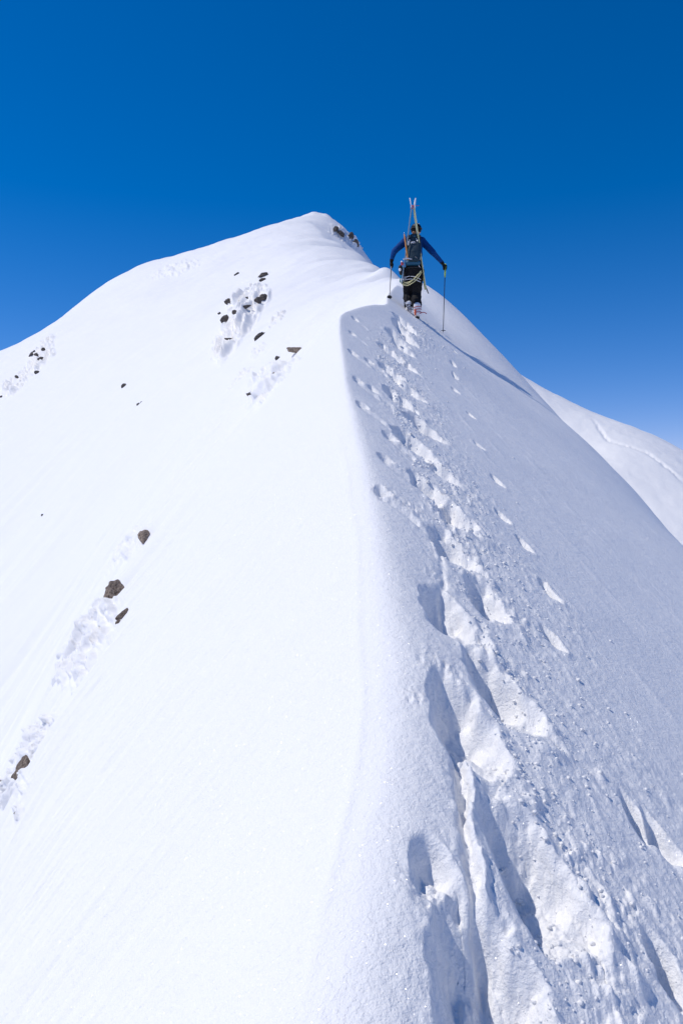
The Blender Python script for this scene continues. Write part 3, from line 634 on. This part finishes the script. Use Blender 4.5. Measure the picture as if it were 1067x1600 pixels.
# backpack
pk = empty('backpack', PB+K(646.5, 413, .0)); PO = K(646.5, 413, .0)
b = B(); nseg, nring = 28, 22
c_top, c_bot = K(647.0, 364.5, .22)-PO, K(646.3, 408, .02)-PO; rings = []
for j in range(nring+1):
    t = j/nring; c = c_bot.lerp(c_top, t); wv = (.108+.022*math.sin(math.pi*min(1, t*1.05))-.035*max(0, t-.75)*4*.5)*(1-max(0, (t-.86)/.14)**2*.75)*(1-max(0, (.10-t)/.10)**2*.25)
    dv = (.085+.035*math.sin(math.pi*(t*.8+.15)))*(1-max(0, (t-.86)/.14)**2*.75)*(1-max(0, (.10-t)/.10)**2*.3)
    rg = []
    for i in range(nseg):
        a = 6.28318*i/nseg; cx_ = math.copysign(abs(math.cos(a))**.62, math.cos(a)); cy_ = math.copysign(abs(math.sin(a))**.62, math.sin(a)); rg.append(b.verts.new(c+Vector((cx_*wv, cy_*dv, 0))))
    rings.append(rg)
for q, w_ in zip(rings, rings[1:]):
    for i in range(nseg): b.faces.new((q[i], q[(i+1) % nseg], w_[(i+1) % nseg], w_[i]))
b.faces.new(rings[0][::-1]); b.faces.new(rings[-1])
bodyp = obj('pack_body', b, M_PACK, pk, voxel=.01, smooth=3, folds=.018)
b = B(); ell(b, K(647.2, 367.5, .17)-PO, .096, .088, .050); lid = obj('pack_lid', b, M_PACK, pk)
b = B(); ell(b, K(647.6, 367, .085)-PO, .030, .012, .015); obj('lid_loop', b, M_PANEL, lid)
b = B()
cap(b, K(637.5, 408.8, .03)-PO, K(652.8, 408.8, .03)-PO, .052, .052); obj('hip_panel', b, M_PANEL, pk, voxel=.01, smooth=2)
for sx in (-1, 1):
    b = B(); sx0 = 637.5 if sx < 0 else 655.5
    tube(b, spline([K(sx0+sx*.5, 371, .20)-PO, K(sx0-sx*1.0, 366.5, .34)-PO, K(sx0+sx*1.0, 368.5, .52)-PO, K(sx0+sx*1.5, 380, .56)-PO, K(sx0+sx*2.6, 395, .40)-PO, K(sx0+sx*1.0, 403, .12)-PO]), .022, 8); obj('shoulder_strap', b, M_DARK, pk)
    b = B(); tube(b, spline([K(646+sx*9.5, 372, .13)-PO, K(646+sx*10.4, 386, .08)-PO, K(646+sx*9.8, 401, .02)-PO]), .005, 6); obj('side_strap', b, M_GREYG, pk)
# light mark sewn high on the pack: three small letter shapes
b = B(); q0 = K(642.3, 377.4, .0)-PO; yb = K(646, 376, .022).y-PO.y
def stroke(x0, z0, x1, z1, w2=.0075):
    a = Vector((q0.x+x0, yb, q0.z+z0)); c = Vector((q0.x+x1, yb, q0.z+z1)); cap(b, a, c, w2, w2, n=6, flat=1)
for sgm in ((0, 0, .004, .026), (.004, .026, .013, .006), (.013, .006, .022, .030), (.022, .030, .024, .004), (.044, .030, .033, .028), (.033, .028, .034, .017), (.034, .017, .043, .014), (.043, .014, .043, .004), (.043, .004, .032, .003), (.054, .004, .055, .031), (.055, .031, .068, .030), (.068, .030, .068, .004)): stroke(*sgm, .0042)
obj('sewn_mark', b, M_WHITE, bodyp)
b = B(); tube(b, [K(648.5, 399, -.065)-PO, K(651.8, 401.6, -.065)-PO], .006, 6); obj('buckle', b, M_GREYG, bodyp)
tag(pk, 'dark teal blue backpack with a small white mark on the climber’s back', 'backpack')

# skis in an A-frame on the pack
def ski(name, top, bottom, bind, tipdx, m, label, flip):
    o0 = PB+K(*bottom); e = empty('ski', o0); a = K(*top)-K(*bottom); L_ = a.length; ax = a.normalized()
    wd = Vector((0, 1, 0)); wd = (wd-ax*wd.dot(ax)).normalized(); wd = (wd*math.cos(R(9))+ax.cross(wd)*math.sin(R(9))*flip).normalized(); th = ax.cross(wd).normalized()
    b = B(); N_ = 30; prev = None
    for i in range(N_+1):
        t = i/N_; s = t*L_; wv = (.050-.016*math.sin(math.pi*min(1, t/.86)))*(1-.0*t)
        if t > .86: wv *= math.sqrt(max(.02, 1-((t-.86)/.14)**2.4))
        if t < .04: wv *= .72+7*t
        up = 0 if t < .86 else ((t-.86)/.14)**1.3*.058
        c = ax*s+Vector((1, 0, 0))*up*tipdx; hh = .0075 if t < .86 else .006
        ring = [b.verts.new(c+wd*wv+th*hh), b.verts.new(c-wd*wv+th*hh), b.verts.new(c-wd*wv-th*hh), b.verts.new(c+wd*wv-th*hh)]
        if prev:
            for k in range(4): b.faces.new((prev[k], prev[(k+1) % 4], ring[(k+1) % 4], ring[k]))
        else: b.faces.new(ring[::-1])
        prev = ring
    b.faces.new(prev); sk = obj('ski_board', b, m, e, shade=False)
    # white shovel of the tip
    b = B(); prev = None
    for i in range(9):
        t = .875+.118*i/8; wv = (.050-.016*math.sin(math.pi*min(1, t/.86)))*math.sqrt(max(.02, 1-((t-.86)/.14)**2.4))+.002; up = ((t-.86)/.14)**1.3*.058; c = ax*(t*L_)+Vector((1, 0, 0))*up*tipdx
        ring = [b.verts.new(c+wd*wv+th*.0095), b.verts.new(c-wd*wv+th*.0095), b.verts.new(c-wd*wv-th*.0095), b.verts.new(c+wd*wv-th*.0095)]
        if prev:
            for k in range(4): b.faces.new((prev[k], prev[(k+1) % 4], ring[(k+1) % 4], ring[k]))
        else: b.faces.new(ring[::-1])
        prev = ring
    b.faces.new(prev); obj('ski_tip', b, M_WHITE, e, shade=False)
    rt = Matrix((th, wd, ax)).transposed()
    for f_, nm in bind:
        b = B(); c = ax*(L_*f_)+th*flip*.030; box(b, c, .036, .055, .085, rt, .006); box(b, c+ax*.045+th*flip*.012, .020, .040, .05, rt, .005); cap(b, c-wd*.04+ax*.01, c+wd*.04+ax*.01, .009, .009, n=8)
        obj(nm, b, M_WHITE, e)
    tag(e, label, 'ski', 'pair of skis strapped to the backpack'); return e
ski('s', (644.9, 307, .14), (627.6, 441, .02), ((.30, 'toe_binding'), (.47, 'heel_binding')), -1.0, M_SKI2, 'grey-blue ski on the left side of the backpack, its tail by the left hip', -1)
ski('s', (644.3, 307, .12), (664.6, 450, .04), ((.345, 'toe_binding'), (.515, 'heel_binding')), 1.0, M_SKI1, 'pale yellow ski crossing in front of the helmet, its tail by the right hip', 1)
b = B(); q = K(644.3, 321.5, .13); tube(b, [q+Vector((.026*math.cos(t), .06*math.sin(t), .004*math.sin(2*t))) for t in [R(k*20) for k in range(19)]], .012, 6); tube(b, [q+Vector((.02, -.03, .012)), q+Vector((.07, -.03, .016)), q+Vector((.125, -.03, .020))], .004, 6)
tag(obj('ski_strap', b, M_RED, None, loc=PB), 'dark red strap tying the two ski tips together above the helmet', 'strap')
b = B(); cap(b, K(664.6, 445, .07), K(669.3, 456.5, .07), .013, .008); tag(obj('tail_strap', b, M_DARK, None, loc=PB), 'black strap end dangling beside the tail of the pale yellow ski', 'strap')

# ice axe on the left of the pack
ia = empty('ice_axe', PB+K(637, 402.5, -.06)); AO = K(637, 402.5, -.06)
b = B(); cap(b, Vector((0, 0, 0)), K(631.6, 364, .02)-AO, .015, .013, n=10, flat=.75); sh = obj('shaft', b, M_WOODY, ia)
b = B(); cap(b, K(631.6, 365, .02)-AO, K(631.1, 360.6, .02)-AO, .012, .003, n=8); obj('spike', b, M_STEEL, ia)
b = B(); tube(b, spline([K(629.8, 403, -.06)-AO, K(634, 402.2, -.065)-AO, K(637, 401.6, -.068)-AO, K(640, 402.2, -.065)-AO, K(643.2, 402.9, -.06)-AO]), .0125, 8); obj('head', b, M_STEEL, ia)
tag(ia, 'ice axe with an orange-brown shaft hanging head down on the left of the backpack', 'ice axe')

# gear on the left hip
gp = empty('gear_pouch', PB+K(627, 424, .02)); GO = K(627, 424, .02)
b = B(); cap(b, K(625.6, 415, .02)-GO, K(626.6, 425, .02)-GO, .038, .034, flat=.8); obj('pouch_body', b, M_DARK, gp, voxel=.008, smooth=1, folds=.01)
b = B(); ell(b, K(628.2, 409.8, -.02)-GO, .026, .03, .036); obj('pouch_flap', b, M_RED, gp)
b = B(); ell(b, K(624.7, 419.3, -.05)-GO, .024, .02, .028); obj('pouch_trim', b, M_WHITE, gp)
b = B(); ell(b, K(627.4, 406.6, -.04)-GO, .018, .015, .016); obj('pouch_trim', b, M_WHITE, gp)
tag(gp, 'black gear pouch with red flap and white trim on the climber’s left hip', 'pouch')
sl = B(); tube(sl, spline([over(629.5, 414, .02), over(628.4, 422, .03), over(626.4, 430, .03), over(625.4, 437, .01)]), .0095, 8)
tag(obj('sling', sl, M_TEAL, None, loc=PB), 'teal webbing sling hanging from the left hip over the rope', 'sling')

# trekking poles
def pole(hand, tip, gripm, label, up, gl):
    e = empty('trekking_pole', PB+tip); a = hand-tip; ax = a.normalized(); L_ = a.length
    b = B(); cap(b, ax*.06, ax*(L_-.02), .0062, .0085, n=10); obj('shaft', b, M_CARBON, e)
    b = B(); cap(b, ax*.0, ax*.07, .003, .0055, n=8); obj('tip', b, M_STEEL, e)
    b = B(); A, B_, Dn = frame(ax); 
    rg = [b.verts.new(ax*.085+(A*math.cos(6.283*i/20)+B_*math.sin(6.283*i/20))*(.048 if i % 2 else .040)) for i in range(20)]; rg2 = [b.verts.new(v.co+ax*.006) for v in rg]; cc = b.verts.new(ax*.080); c2 = b.verts.new(ax*.098)
    for i in range(20): b.faces.new((rg[i], rg[(i+1) % 20], cc)); b.faces.new((rg2[(i+1) % 20], rg2[i], c2)); b.faces.new((rg[(i+1) % 20], rg[i], rg2[i], rg2[(i+1) % 20]))
    obj('basket', b, M_CARBON, e)
    b = B(); cap(b, ax*(L_-gl), ax*(L_+up), .0135, .0155, n=12); ell(b, ax*(L_+up+.008), .020, .020, .016); obj('grip', b, gripm, e)
    b = B(); tube(b, [ax*(L_+up)+Vector((.0, -.03*math.sin(t)-.012, -.055*(1-math.cos(t)))) for t in [R(k*24) for k in range(16)]], .004, 6); obj('wrist_strap', b, M_DARK, e)
    tag(e, label, 'trekking pole', 'two trekking poles held by the climber')
pole(HA_L, TIP_L, M_GREYG, 'thin black trekking pole with grey grip in the climber’s left hand', .055, .10)
pole(HA_R, TIP_R, M_GRIP, 'longer black trekking pole with yellow-green grip in the climber’s right hand', .05, .17)
